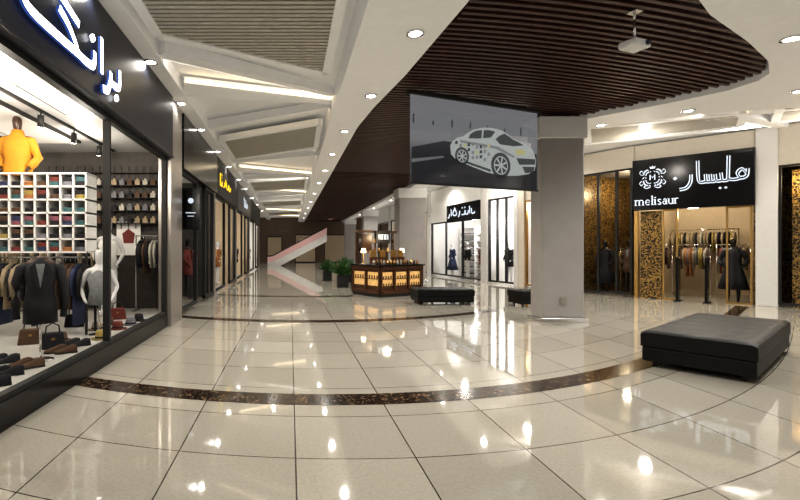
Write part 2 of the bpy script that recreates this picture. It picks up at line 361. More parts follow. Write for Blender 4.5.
# ------------------------------------------------------------ ottomans
def ottoman(loc,rz,w_,d,h,label):
    t=thing('ottoman',label,'ottoman',loc,rz)
    part(MB().bx(-w_/2+.01,w_/2-.01,-d/2+.01,d/2-.01,.07,h*.55),'base',['leather'],t,.02)
    mb=MB(); nx=6;ny=max(2,round(nx*d/w_)); nu=nx*10; nv=ny*10; z0=h*.56
    vs=[]
    for j in range(nv+1):
        for i in range(nu+1):
            u=i/nu;v=j/nv; e=min(u,1-u)*w_; f=min(v,1-v)*d
            q=(abs(math.sin(math.pi*u*nx))*abs(math.sin(math.pi*v*ny)))**.4
            R=.022
            def dr(x): return 0 if x>=R else R-math.sqrt(max(0,R*R-(R-x)**2))
            z=h-.010+.014*q-dr(e)-dr(f)
            vs.append((-w_/2+w_*u,-d/2+d*v,z))
    fs=[(j*(nu+1)+i,j*(nu+1)+i+1,(j+1)*(nu+1)+i+1,(j+1)*(nu+1)+i) for j in range(nv) for i in range(nu)]
    mb.add(vs,fs,0,True)
    per=[i for i in range(nu+1)]+[j*(nu+1)+nu for j in range(1,nv+1)]+[nv*(nu+1)+i for i in range(nu-1,-1,-1)]+[j*(nu+1) for j in range(nv-1,0,-1)]
    pv=[vs[i] for i in per]; n=len(pv)
    mb.add(pv+[(p[0],p[1],z0) for p in pv],[(i,n+i,n+(i+1)%n,(i+1)%n) for i in range(n)]+[tuple(range(n,2*n))],0,False)
    part(mb,'cushion',['leather'],t)
    for sx in(-1,1):
        for sy in(-1,1):
            part(MB().loft([(0,0,0,.022,.022),(0,0,.08,.032,.032)],10),'leg',['mblack'],t,loc=(sx*(w_/2-.12),sy*(d/2-.12),0))
C=Vector((5.1,4.90)); u=Vector((-.6,.8)); v=Vector((.8,.6))
c=C+u*.525+v*1.33
ottoman((c.x,c.y,0),math.atan2(.6,.8),2.66,1.05,.46,'large black quilted leather ottoman bench on tiled floor')
ottoman((4.1,12.2,0),.0,1.5,.8,.42,'low black leather ottoman beside the kiosk')
ottoman((6.2,11.7,0),.1,.8,.6,.42,'small black leather ottoman behind the column')
# ------------------------------------------------------------ projection screen
t=thing('projection_screen','hanging translucent projection screen showing a rally car','projection screen',(2.03,7.6,4.12),math.atan2(1.1,2.75))
part(MB().bx(-.05,3.01,-.05,.05,-.02,.05),'housing',['mblack'],t,.01)
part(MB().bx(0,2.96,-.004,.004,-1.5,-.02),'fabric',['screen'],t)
part(MB().bx(-.02,2.98,-.015,.015,-1.53,-1.5),'bottom_bar',['mblack'],t)
for x in(.2,2.7): part(MB().tube([(x,0,.05),(x,0,.13)],.01),'hanging_rod',['chrome'],t)
def sc(p): return [((x-410)/127*2.96,-1.5*(y-90)/92) for x,y in p]
def cc(p): return sc([(446+(x-424)*.80,168-(174-y)*.92) for x,y in p])
imgL=imgmat('image_pale',(.28,.30,.29),.8,.75); imgD=imgmat('image_dark',(.02,.02,.023),.6,.6); imgM=imgmat('image_mid',(.13,.135,.14),.8,.55); imgY=imgmat('image_yellow',(.30,.29,.14),.8,.75)
mb=MB()
mb.uprism(sc([(411,116),(440,104),(462,108),(500,104),(536,112),(536,120),(411,128)]),-.007,-.006,2)
for k in range(14): mb.uprism(sc([(412+k*8.8,112+k%4*2),(413.3+k*8.8,110+k%3*3),(413.3+k*8.8,120),(412+k*8.8,121)]),-.0085,-.0075,2 if k%2 else 1)
mb.uprism(sc([(411,146),(440,136),(536,140),(536,182),(411,182)]),-.007,-.006,1)
mb.uprism(sc([(411,158),(440,152),(440,154),(411,162)]),-.0085,-.0075,2)
mb.uprism(cc([(440,131),(446,126),(452,122),(462,118.5),(472,117),(482,117.4),(490,119),(497,122.5),(504,127),(520,131),(528,135),(532,140),(535,150),(535,158),(533,165),(524,170),(510,173),(498,174),(484,174),(470,172),(452,167),(440,163),(430,159),(425,154),(424,144),(427,138),(432,134)]),-.011,-.010,0)
mb.uprism(cc([(480,130),(486,125),(492,122),(498,125),(503,128),(512,131),(518,134),(504,136.5),(486,136)]),-.0125,-.0115,1)
mb.uprism(cc([(448,128),(453,124),(458,122),(472,120),(480,121),(477,125),(474,129),(458,132),(446,133)]),-.0125,-.0115,1)
mb.uprism(cc([(463,121),(465,121),(464,131),(462,131.5)]),-.014,-.013,0)
mb.uprism(cc([(424,126),(448,120),(449,123),(428,130),(430,136),(427,138)]),-.0125,-.0115,2)
mb.uprism(cc([(508,151),(534,150),(534,157),(512,159)]),-.0125,-.0115,1)
mb.uprism(cc([(506,141),(515,139),(521,141),(519,146),(508,147)]),-.014,-.013,3); mb.uprism(cc([(516,161),(533,160),(532,167),(520,169)]),-.014,-.013,1)
mb.uprism(cc([(430,157),(474,168),(474,171),(432,160)]),-.0125,-.0115,1)
mb.uprism(cc([(436,136),(484,139),(506,149),(504,151),(480,142),(436,139)]),-.0125,-.0115,2)
for cx,cy,r in((487,162,12),(438,155,8)):
    cx,cy=446+(cx-424)*.80,168-(174-cy)*.92
    q=sc([(cx,cy)])[0]; rr=r/127*2.96*.85
    mb.disc(q[0],q[1],rr,-.0155,-.0145,1,24); mb.disc(q[0],q[1],rr*.72,-.017,-.016,0,24)
    for a in range(7):
        b=a*math.pi/3.5; mb.uprism([(q[0]+rr*.66*math.cos(b+o),q[1]+rr*.66*math.sin(b+o)) for o in(-.32,.32)]+[(q[0]+rr*.16*math.cos(b),q[1]+rr*.16*math.sin(b))],-.0185,-.0175,1)
for i in range(26):
    x=430+(i%9)*5.0; y=138+(i//9)*7+ (i*7%4); 
    if (x-487)**2+(y+2-162)**2<190 or (x-438)**2+(y+2-155)**2<90: continue
    mb.uprism(cc([(x,y),(x+3.0,y-.6),(x+2.6,y+3.4),(x-.4,y+3.6)]),-.014,-.013,(1,2,3,1,2,2)[i%6])
part(mb,'projected_picture',[imgL,imgD,imgM,imgY],t,label='projected picture of a pale rally car')
t=thing('projector','white ceiling-mounted projector on a pole mount','projector',(3.98,5.2,3.80),.35)
part(MB().bx(-.135,.135,-.10,.10,0,.085),'body',['plastic'],t,.02)
part(MB().tube([(.06,-.10,.043),(.06,-.125,.043)],.03,14),'lens',['lens'],t)
part(MB().tube([(0,0,.085),(0,0,.44)],.014,10).bx(-.06,.06,-.06,.06,.42,.44).bx(-.08,.08,-.025,.025,.085,.10),'mount',['chrome'],t)
# ------------------------------------------------------------ storefront helpers
wn=[0]
def storefront(loc,rz,L,z0,z1,mull,fr='frame',fw=.06):
    wn[0]+=1
    mb=MB(); mb.bx(0,L,-.04,.04,z0,z0+fw); mb.bx(0,L,-.04,.04,z1-fw,z1)
    for m in [0]+mull+[L]:
        x=min(max(m,fw/2),L-fw/2); mb.bx(x-fw/2,x+fw/2,-.045,.045,z0,z1)
    return struct(mb,'window_%d'%wn[0],[fr],loc,rz)
def garment_mesh(fm,L=.75,w_=.21):
    mb=MB(); mb.loft([(0,0,-L,.035,w_*1.08),(0,0,-L*.7,.03,w_),(0,0,-L*.4,.034,w_*.93),(0,0,-.2,.036,w_),(0,0,-.13,.03,w_*.85),(0,0,-.085,.02,.07)],14,0)
    mb.tube([(0,w_*.9,-.16),(0,w_*1.15,-.3),(0,w_*1.1,-.55)],[.03,.035,.028],8,0); mb.tube([(0,-w_*.9,-.16),(0,-w_*1.15,-.3),(0,-w_*1.1,-.55)],[.03,.035,.028],8,0)
    mb.tube([(0,0,-.09),(0,0,-.02),(0,.025,.005),(0,0,.02),(0,-.02,.008)],.005,6,1)
    return mb.mesh('hanging_garment',[fm,'chrome'])
GM=[garment_mesh(f,.62+.12*(i%4)) for i,f in enumerate(FAB)]
CN=['black','beige','dark red','navy','cream','brown','teal','rust','grey','mustard','rose','green']
def rack(loc,rz,L,h,n,pal,zb=0,legs=True):
    t=thing('clothes_rail','chrome clothes rail holding hanging garments','clothes rack',loc,rz)
    mb=MB(); mb.tube([(0,0,h),(L,0,h)],.014,8)
    for x in(0.02,L-.02):
        mb.tube([(x,0,zb),(x,0,h)],.014,8)
        mb.tube([(x,-.2,zb+.014),(x,.2,zb+.014)],.014,8)
    part(mb,'rail',['chrome'],t)
    c,s=math.cos(rz),math.sin(rz)
    for i in range(n):
        x=.08+(L-.16)*(i+.5)/n; k=random.choice(pal)
        solo(GM[k],'hanging_garment',CN[k]+' garment on a hanger on the clothes rail','clothing',[],(loc[0]+x*c,loc[1]+x*s,loc[2]+h-.005),rz+random.uniform(-.12,.12),'garments on clothes rails')
def skin(js,es,root=0,sub=2):
    me=bpy.data.meshes.new('body'); me.from_pydata([j[0] for j in js],es,[]); o=bpy.data.objects.new('tmp',me); COL.objects.link(o)
    md=o.modifiers.new('s','SKIN'); md.use_smooth_shade=True
    for i,j in enumerate(js):
        r=j[1]; me.skin_vertices[0].data[i].radius=(r if isinstance(r,tuple) else (r,r))
    me.skin_vertices[0].data[root].use_root=True
    sb=o.modifiers.new('u','SUBSURF'); sb.levels=sub; sb.render_levels=sub
    dg=bpy.context.evaluated_depsgraph_get(); dg.update(); r=bpy.data.meshes.new_from_object(o.evaluated_get(dg))
    for p in r.polygons:p.use_smooth=True
    bpy.data.objects.remove(o); return r
J=[((0,0,.95),(.15,.10)),((0,0,1.12),(.115,.085)),((0,-.01,1.32),(.15,.10)),((0,0,1.45),(.09,.06)),((0,0,1.53),.045),((0,-.01,1.60),(.06,.075)),((0,-.015,1.69),(.075,.09)),((0,-.01,1.77),(.05,.06)),
   ((.17,0,1.42),.055),((.27,.03,1.17),.038),((.20,-.09,.99),.026),((.16,-.12,.93),(.035,.018)),
   ((-.17,0,1.42),.055),((-.27,.03,1.17),.038),((-.20,-.09,.99),.026),((-.16,-.12,.93),(.035,.018))]
E=[(0,1),(1,2),(2,3),(3,4),(4,5),(5,6),(6,7),(3,8),(8,9),(9,10),(10,11),(3,12),(12,13),(13,14),(14,15)]
JF=J+[((.09,0,.86),.085),((.10,0,.50),.055),((.10,.01,.10),.035),((.10,-.12,.03),.03),((-.09,0,.86),.085),((-.10,0,.50),.055),((-.10,.01,.10),.035),((-.10,-.12,.03),.03)]
EF=E+[(0,16),(16,17),(17,18),(18,19),(0,20),(20,21),(21,22),(22,23)]
HALF=skin(J,E); FULL=skin(JF,EF)
J2=[((0,0,.92),(.14,.10)),((0,0,1.12),(.12,.085)),((0,-.01,1.32),(.15,.10)),((0,0,1.45),(.08,.06)),((0,0,1.54),.045),((.17,0,1.42),.055),((-.17,0,1.42),.055)]
BUST=skin(J2,[(0,1),(1,2),(2,3),(3,4),(3,5),(3,6)])
def withmat(me,m):
    n=me.copy(); n.materials.clear(); n.materials.append(M[m]); return n
BM={}
for nm,me in(('half',HALF),('full',FULL),('bust',BUST)):
    for k in('skin','blackskin','brownskin'): BM[nm,k]=withmat(me,k)
def mannequin(loc,rz,kind,sk,cloth,mats,label,zoff=0,sleeves=True,drop=0,sc_=1):
    t=thing('mannequin',label,'mannequin',loc,rz); t.scale=(sc_,sc_,sc_)
    dz=-drop
    b=part(BM[kind,sk],'body',[],t,loc=(0,0,dz))
    if kind!='full':
        part(MB().loft([(0,0,0,.15,.15),(0,0,.012,.15,.15),(0,0,.02,.02,.02)],20).tube([(0,0,.015),(0,0,.96+dz)],.014,8) if .96+dz>.1 else MB().loft([(0,0,0,.14,.14),(0,0,.03,.14,.14),(0,0,.05,.05,.05)],20),'stand',['chrome'],t)
    mb=MB()
    if cloth=='jacket':
        mb.loft([(0,0,.72,.19,.14),(0,0,.95,.185,.135),(0,0,1.12,.15,.115),(0,-.01,1.32,.185,.135),(0,0,1.43,.18,.10),(0,0,1.48,.085,.07),(0,0,1.51,.075,.065)],20,0,wave=.03)
        mb.uprism([(-.05,1.44),(.05,1.44),(.0,1.15)],-.15,-.135,1)
        mb.uprism([(-.055,1.46),(-.11,1.40),(-.03,1.14),(0,1.13)],-.16,-.15,0); mb.uprism([(.055,1.46),(.11,1.40),(.03,1.14),(0,1.13)],-.16,-.15,0)
    elif cloth=='sweater':
        mb.loft([(0,0,.88,.205,.16),(0,0,.95,.20,.155),(0,0,1.12,.175,.14),(0,-.01,1.32,.21,.155),(0,0,1.43,.20,.12),(0,0,1.49,.10,.085),(0,0,1.56,.075,.07)],20,0,wave=.03)
    elif cloth=='top':
        mb.loft([(0,0,.90,.175,.125),(0,0,1.12,.14,.105),(0,-.01,1.32,.178,.13),(0,0,1.42,.14,.09),(0,0,1.46,.09,.07)],20,0,wave=.02)
    elif cloth=='dress':
        mb.loft([(0,0,.35,.30,.26),(0,0,.7,.23,.18),(0,0,.95,.175,.125),(0,0,1.12,.135,.105),(0,-.01,1.32,.178,.13),(0,0,1.42,.13,.09),(0,0,1.46,.09,.07)],28,0,wave=.12,wn=7)
    if sleeves and kind!='bust':
        k_=1.25 if cloth=='sweater' else 1
        for s_ in(-1,1): mb.tube([(s_*.14,0,1.42),(s_*.18,0,1.40),(s_*.235,.02,1.25),(s_*.28,.03,1.16),(s_*.25,-.03,1.08),(s_*.205,-.085,1.0)],[.05*k_,.068*k_,.056*k_,.054*k_,.05*k_,.046*k_],10,0)
    elif sleeves:
        for s_ in(-1,1): mb.tube([(s_*.14,0,1.42),(s_*.2,0,1.38),(s_*.25,0,1.2),(s_*.26,-.02,.98),(s_*.25,-.04,.78)],[.055,.068,.06,.052,.046],10,0)
    part(mb,'garment',mats,t,loc=(0,0,dz))
    return t
# ------------------------------------------------------------ LEFT SHOP 1
XL=-2.4; PI2=math.pi/2
struct(MB().bx(-8.0,XL,1.2,9.4,0.0,.24),'trim_7',['sfloor'])
struct(MB().bx(XL,XL+.06,1.2,8.6,0,.24),'baseboard_left',['black'])
struct(MB().bx(-8.1,-8.0,1.2,9.4,0,3.6),'wall_left',['intwhite'])
struct(MB().bx(-8.0,XL-.06,9.4,9.5,0,3.6),'wall_back.001',['intdark'])
struct(MB().bx(-8.0,XL,1.1,1.2,0,3.6),'wall_front',['intdark'])
struct(MB().bx(-8.0,XL-.1,1.2,9.4,3.5,3.6),'ceiling.001',['intgrey'])
storefront((XL,1.2,0),PI2,7.4,.24,3.22,[2.0,4.7],'mblack',.05)
struct(MB().bx(XL-.12,XL+.12,8.62,9.5,0,4.4),'wall_left.001',['frame'])
t=thing('shop_sign','navy fascia board with illuminated white script lettering over shop window','shop sign',(XL,1.2,3.22),PI2)
part(MB().bx(0,7.42,-.16,.05,0,1.18).bx(0,7.42,-.18,-.16,0,.04),'board',['navy'],t,.01)
mb=MB(); W=.095
def tr(a,b): return (4.58-(3.0-a)*.74, .16+b*.64)
def st(p,w_=W,s=True): mb.ribbon([tr(a,b) for a,b in p],w_,-.215,-.185,0,1,s)
def dt(a,b):
    x,z=tr(a,b); mb.uprism([(x-.045,z),(x,z+.045),(x+.045,z),(x,z-.045)],-.215,-.185)
st([(3.0,.62),(3.0,.35),(2.92,.24),(2.7,.22),(2.63,.26)]); st([(2.62,.42),(2.58,.2),(2.48,.02),(2.30,-.02)]); dt(2.90,.03)
st([(2.25,.22),(2.25,.88)],W,False)
st([(2.0,.5),(1.98,.28),(1.85,.2),(1.5,.2),(1.42,.3),(1.2,.5),(.95,.62)]); dt(1.97,.72)
st([(1.5,.2),(.9,.19),(.35,.2),(.15,.3),(.1,.42)]); st([(1.5,.68),(.9,.84),(.35,.9)])
part(mb,'lettering',['letter','letterblue'],t)
CX0,CX1,CY,CZ=-4.62,-2.95,6.5,1.44
t=thing('cubby_shelf','white cubby shelving unit full of folded clothes above a hanging rail','shelf',(CX0,CY,.24))
mb=MB(); nc=9;nr=6; cw=(CX1-CX0)/nc; ch=.19
for i in range(nc+1): mb.bx(i*cw-.012,i*cw+.012,0,.34,1.2,1.2+nr*ch)
for j in range(nr+1): mb.bx(-.012,nc*cw+.012,0,.34,1.2+j*ch-.012,1.2+j*ch+.012)
mb.bx(0,nc*cw,.34,.35,1.2,1.2+nr*ch)
part(mb,'cubby_grid',['intwhite'],t)
for x in(.0,nc*cw):
    for y in (.02,.32): part(MB().bx(x-.015,x+.015,y-.015,y+.015,0,1.2),'leg',['mblack'],t)
part(MB().tube([(0,.17,1.12),(nc*cw,.17,1.12)],.014),'hanging_rail',['chrome'],t)
def folded(fm,kk=2):
    mb=MB()
    for k in range(kk): mb.loft([(0,0,k*.042+.000,.078,.13),(0,0,k*.042+.006,.086,.14),(0,0,k*.042+.034,.086,.14),(0,0,k*.042+.041,.078,.13)],16)
    mb.v=[(max(-.064,min(.064,x*1.3)),max(-.13,min(.13,y*1.3)),z*.75) for x,y,z in mb.v]
    return mb.mesh('folded_clothes',[fm])
FM=[folded(f) for f in FAB]
for i in range(nc):
    for j in range(nr):
        for k in range(2 if random.random()<.4 else 1):
            q=random.choice([0,2,3,5,6,7,8,9,10,11,2,6,0,3,5,0,8])
            solo(FM[q],'folded_clothes',CN[q]+' folded clothes in a white cubby','clothing',[],(CX0+(i+.5)*cw,CY+.15,.24+1.2+j*ch+.013+k*.065),random.uniform(-.04,.04),'folded clothes in the cubbies')
for i in range(22):
    k=random.choice([1,1,0,5,5,3,0,8])
    solo(GM[k],'hanging_garment',CN[k]+' garment on a hanger below the cubby shelf','clothing',[],(CX0+.07+i*.072,CY+.17,.24+1.115),random.uniform(-.1,.1),'garments below the cubby shelf')
mannequin((-4.03,6.66,.24+1.2+nr*ch+.012),.1,'half','brownskin','sweater',['orange','orange'],'half-body mannequin in a mustard sweater on top of the cubby shelf',drop=.91)
mannequin((-2.80,5.05,.24),.5,'bust','brownskin','jacket',['jacket','grey'],'headless dress form in a black jacket in the shop window',drop=.26,sc_=.92)
mannequin((-2.78,6.55,.24),.3,'half','skin','top',['grey','grey'],'silver half-body mannequin in a grey sleeveless top in the shop window',sleeves=False,drop=.42,sc_=.92)
mannequin((-3.35,8.3,.24),.1,'full','skin','top',['intwhite','grey'],'white full mannequin in a pale top near the back racks',sleeves=False,drop=0)
def shoe(fm):
    a=MB();b=MB()
    secs=[(0.0,.03,.075),(.04,.037,.09),(.09,.036,.085),(.14,.034,.06),(.19,.044,.045),(.235,.038,.035),(.268,.02,.022)]
    vs=[];n=10
    for (y,hw,h) in secs:
        for i in range(n):
            q=math.pi*i/(n-1); vs.append((hw*math.cos(q),-y,.022+h*math.sin(q)))
    fs=[(k*n+i,k*n+i+1,(k+1)*n+i+1,(k+1)*n+i) for k in range(len(secs)-1) for i in range(n-1)]+[tuple(range(n))]+[tuple(range((len(secs)-1)*n+n-1,(len(secs)-1)*n-1,-1))]
    a.add(vs,fs,0,True)
    b.prism([(-.033,.003),(.033,.003),(.04,-.05),(.035,-.14),(.047,-.2),(.038,-.25),(.0,-.275),(-.038,-.25),(-.047,-.2),(-.035,-.14),(-.04,-.05)],.006,.022); b.bx(-.032,.032,-.07,.002,0,.01)
    return a.mesh('upper',[fm]),b.mesh('sole',['mblack'])
SH=[shoe(FAB[i]) for i in(0,5,0,0,5,0)]
sp=[(-2.66,4.50),(-2.80,4.50),(-2.62,4.80),(-2.76,4.82),(-2.98,4.62),(-3.12,4.62),(-2.58,4.16),(-2.72,4.18),(-2.58,5.45),(-2.72,5.47),(-3.0,5.0),(-3.14,5.0),(-2.60,5.85),(-2.74,5.87)]
sn=['black','brown','black','black','brown','black']
for i,(x,y) in enumerate(sp):
    q=(i//2)%6
    t=thing('shoe',sn[q]+' leather shoe on the window display platform','shoe',(x,y,.24),-.9+random.uniform(-.1,.1),'shoes in the shop window'); t.scale=(.9,.9,.9)
    part(SH[q][0],'upper',[],t); part(SH[q][1],'sole',[],t)
def hat(x,y,m,l,r=.14):
    t=thing('hat',l+' brimmed hat on the display platform','hat',(x,y,.24),random.random())
    part(MB().loft([(0,0,.012,r,r*.95),(0,0,.0,r*.9,r*.86),(0,0,.016,r*.6,r*.5),(0,0,.07,r*.55,r*.46),(0,0,.12,r*.45,r*.34),(0,0,.125,.02,.02)],20),'crown',[m],t)
    part(MB().loft([(0,0,.017,r*.615,r*.515),(0,0,.042,r*.60,r*.50)],20,cap=False),'band',['mblack'],t)
hat(-2.62,6.25,FAB[9],'mustard'); hat(-2.68,7.0,FAB[2],'dark red'); hat(-2.98,6.95,FAB[1],'beige'); hat(-2.62,7.4,FAB[8],'grey'); hat(-2.98,7.4,FAB[5],'brown'); hat(-2.62,7.8,FAB[0],'black'); hat(-3.1,6.1,FAB[5],'brown')
def bag(x,y,m,l,rz):
    t=thing('handbag',l+' leather handbag on the display platform','bag',(x,y,.24),rz)
    part(MB().uprism([(-.15,0),(.15,0),(.12,.2),(-.12,.2)],-.05,.05),'bag_body',[m],t,.015)
    part(MB().tube([(-.08,0,.19),(-.07,0,.28),(0,0,.32),(.07,0,.28),(.08,0,.19)],.009,8),'handle',['mblack'],t)
    part(MB().bx(-.02,.02,-.058,-.05,.11,.14),'clasp',['goldframe'],t)
bag(-3.4,5.9,FAB[5],'brown',.4); bag(-3.05,7.95,FAB[2],'dark red',.5); bag(-3.45,7.2,FAB[0],'black',.3); bag(-2.98,5.65,FAB[0],'black',.6)
rack((-7.2,8.9,.24),0,1.9,1.45,16,[0,1,4,5,8]); rack((-5.1,8.9,.24),0,1.6,1.45,14,[0,0,4,1,2]);rack((-3.1,9.0,.24),0,.6,1.5,7,[0,5,4])
rack((-6.6,6.6,.24),0,1.6,1.35,14,[1,5,0,3])
t=thing('wall_shelf','black metal wall lattice with rows of small accessories','shelf',(-5.0,9.38,2.0),0)
mb=MB()
for i in range(17): mb.bx(i*.15-.006,i*.15+.006,-.06,-.04,-.1,1.2)
for j in range(5): mb.bx(0,2.4,-.18,-.02,j*.26,j*.26+.012)
part(mb,'lattice',['mblack'],t)
hb=MB().bx(-.05,.05,-.035,.035,.0,.1).bx(-.02,.02,-.015,.015,.1,.14); hbm=[hb.mesh('boxed_accessory',[f]) for f in(FAB[4],FAB[1],FAB[5],FAB[8],FAB[0])]
for i in range(15):
    for j in range(4):
        solo(random.choice(hbm),'accessory_bottle','small muted accessory on the wall shelf','accessory',[],(-4.9+i*.16,9.28,2.012+j*.26),group='accessories on the wall shelf')
t=thing('poster','white shirt poster with red print on the back wall','poster',(-3.35,9.36,1.35))
part(MB().bx(-.25,.25,-.02,.0,0,.7),'sheet',['intwhite'],t); part(MB().uprism([(-.1,.25),(.1,.25),(.13,.45),(0,.55),(-.13,.45)],-.026,-.021),'print',[FAB[2]],t)
for x in(-3.6,-5.2):
    t=thing('track_light','black ceiling track with adjustable spotlights','track light',(x,2.0,3.5),PI2,'ceiling track lights')
    part(MB().bx(0,7.2,-.02,.02,-.04,0),'track',['mblack'],t)
    for k in range(7):
        hx=.5+k*1.0
        part(MB().tube([(hx,0,-.04),(hx,0,-.10)],.012,6).tube([(hx,0,-.08),(hx+.05,.03,-.24)],.045,12),'spotlight_head',['mblack'],t)
        part(MB().tube([(hx+.05,.03,-.238),(hx+.052,.031,-.245)],.038,12),'spotlight_lens',['lamp'],t)
for y in(3.6,5.6,7.8): point((-3.6,y,3.1),32,(1,.90,.76))
for y in(4.2,7.6): point((-5.6,y,3.1),50,(1,.90,.76))
point((-2.95,4.3,3.0),28,(1,.92,.8)); point((-2.95,6.3,3.0),28,(1,.92,.8))
for (x0,x1,y0_,y1) in[(-4.9,-3.9,3.0,5.0),(-4.9,-3.9,6.0,8.4),(-3.3,-2.8,4.4,6.6)]:
    t=thing('ceiling_light_panel','flat white ceiling panel with black rim inside shop','ceiling light',((x0+x1)/2,(y0_+y1)/2,3.44),0,'shop ceiling light panels')
    a,b=(x1-x0)/2,(y1-y0_)/2
    part(MB().bx(-a,a,-b,b,.01,.058),'rim',['mblack'],t); part(MB().bx(-a+.05,a-.05,-b+.05,b-.05,0,.01),'diffuser',['white'],t)
# ------------------------------------------------------------ LEFT SHOPS further
segs=[(9.6,14.0,'intdark','black'),(14.0,19.6,'interior','mblack'),(19.6,26,'interior','navy'),(26,34,'intwhite','mblack')]
for i,(a,b,wm,fm) in enumerate(segs):
    L=b-a
    struct(MB().bx(-6.0,-5.9,a,b,0,3.6),'wall_left.%03d'%(i+10),[wm])
    struct(MB().bx(-5.9,XL-.06,b-.12,b-.02,0,3.6),'wall_back.%03d'%(i+10),[wm])
    struct(MB().bx(-5.9,XL-.1,a,b-.12,3.5,3.6),'ceiling.%03d'%(i+10),['white'])
    storefront((XL,a,0),PI2,L*.42,.1,3.2,[],'mblack',.08); storefront((XL,a+L*.66,0),PI2,L*.34-.15,.1,3.2,[],'mblack',.08)
    struct(MB().bx(XL-.1,XL+.08,b-.18,b,0,3.2),'wall_left.%03d'%(i+20),['frame'])
    t=thing('shop_sign',['glossy black','dark grey','navy','matt black'][i]+' fascia board above a storefront','shop sign',(XL,a,3.2),PI2)
    part(MB().bx(0,L,-.14,.05,0,1.18),'board',[fm],t,.01)
    if i==1:
        part(MB().bx(.5,.9,-.17,-.141,.32,.72),'sign_icon',['yellow'],t)
        mb=MB(); mb.ribbon([(.6,.4),(.6,.64),(.8,.64),(.8,.52),(.6,.52)],.06,-.185,-.171,0,None,False)
        part(mb,'icon_mark',['mblack'],t)
        mb=MB(); mb.ribbon([(3.0,.55),(2.9,.42),(2.6,.42),(2.5,.58),(2.4,.42),(2.0,.42),(1.9,.6)],.05,-.17,-.141,0); mb.ribbon([(1.7,.42),(1.7,.68)],.05,-.17,-.141,0,None,False); mb.ribbon([(1.5,.55),(1.45,.42),(1.25,.36)],.05,-.17,-.141,0)
        part(mb,'lettering',['yellow'],t)
    if i==2:
        mb=MB(); mb.ribbon([(4.2,.6),(4.0,.4),(3.5,.4),(3.3,.7),(3.1,.4),(2.6,.4),(2.4,.75)],.1,-.17,-.141,0); part(mb,'lettering',['letter2'],t)
    point((-4.2,(a+b)/2,3.0),[30,80,120,130][i])
    mannequin((-2.95,a+L*.2,0),PI2,'full','blackskin' if i==0 else 'skin','dress' if i%2 else 'jacket',[FAB[(i*3+4)%12],'grey'],'full mannequin dressed in the storefront of a dark shop' if i==0 else 'full mannequin dressed in a bright storefront',sleeves=True)
    mannequin((-3.0,a+L*.82,0),PI2,'full','blackskin' if i==0 else 'skin','jacket',[FAB[(i*5+2)%12],'grey'],'full mannequin in a jacket beside the shop entrance')
    rack((-4.6,a+.5,0),PI2,1.6,1.4,12,[0,1,4,5,8]); rack((-4.6,a+2.4,0),PI2,1.4,1.4,10,[0,2,4,8,10])
t=thing('blade_sign','black projecting sign panel with pale emblem and vertical lines','shop sign',(XL+.05,9.75,1.9),0)
part(MB().bx(0,.42,-.04,.04,0,.9),'box',['black'],t,.02); part(MB().disc(.21,.62,.06,-.055,-.041).bx(.1,.32,-.05,-.041,.35,.37).bx(.14,.28,-.05,-.041,.28,.295),'emblem',['letter2'],t)
# ------------------------------------------------------------ RIGHT FACADE
V=[Vector(p) for p in[(7.5,44),(7.6,34),(7.8,25),(8.4,19.3),(8.85,17.3),(9.8,15.2),(10.5,13.7),(12.2,11.8),(13.2,10.4),(14.6,8.2)]]
nor=[]
for a,b in zip(V,V[1:]):
    d=(b-a).normalized(); nor.append(Vector((-d.y,d.x)))
W_=[]
for i in range(len(V)):
    n=nor[min(i,len(nor)-1)] if i==0 or i==len(V)-1 else (nor[i-1]+nor[i]).normalized()
    W_.append(V[i]+(n if i<len(V)-1 else nor[-1])*3.4)
def seg(i):
    a,b=V[i],V[i+1]; d=b-a; return (a.x,a.y,0),math.atan2(d.y,d.x),d.length
wmn=['interior','intwhite','intwhite','intwhite','intwhite','leafwall','interior','leafwall','leafwall']
for i in range(len(V)-1):
    a,b=W_[i],W_[i+1]; d=b-a
    struct(MB().bx(0,d.length,0,.1,0,4.5),'wall_right.%03d'%i,[wmn[i]],(a.x,a.y,0),math.atan2(d.y,d.x))
for i in range(1,len(V)):
    a=V[i]+(W_[i]-V[i]).normalized()*.1; b=W_[i]; d=b-a
    struct(MB().bx(0,d.length,-.04,.04,0,4.5),'wall_side.%03d'%i,['leafwall' if i in(5,7,8) else wmn[i]if i==6 else wmn[i-1]],(a.x,a.y,0),math.atan2(d.y,d.x))
def loc(i,u_,n_,z=0):
    p,rz,L=seg(i); c,s=math.cos(rz),math.sin(rz)
    return (p[0]+u_*c-n_*s,p[1]+u_*s+n_*c,z)
def pil(i,u0,u1,m='colcap',z1=4.6,name='wall_right'):
    p,rz,L=seg(i); struct(MB().bx(u0,u1,-.12,.12,0,z1),name,[m],p,rz,.01)
for i in range(1,len(V)-1):
    q=[V[i],V[i+1],W_[i+1],W_[i]]
    struct(MB().prism([tuple(x) for x in q],3.95,4.0),'ceiling.%03d'%(30+i),['white' if i<5 else 'intdark'])
for i in(0,1,2,3):
    p,rz,L=seg(i)
    hdr=3.55 if i!=2 else 2.85
    struct(MB().bx(0,L,-.06,.06,hdr,4.6),'wall_right.%03d'%(40+i),['white'],p,rz)
    pil(i,0,.22); pil(i,L-.22,L)
    storefront(loc(i,.22,0),rz,L-.44,.08,hdr,[(L-.44)*.33,(L-.44)*.66],'mblack',.07)
    q=loc(i,L/2,1.0,2.7); point(q,120 if i in(2,3) else 110,(1,.97,.94))
p,rz,L=seg(2)
t=thing('shop_sign','black fascia sign with white script lettering above bright shop','shop sign',loc(2,2.4,-.07,2.75),rz)
part(MB().bx(0,3.1,-.12,0,0,.85),'board',['black'],t,.01)
mb=MB()
def s3(pp,s=True): mb.ribbon([(a*.62+.12,b*.75+.16) for a,b in pp],.065,-.15,-.125,0,None,s)
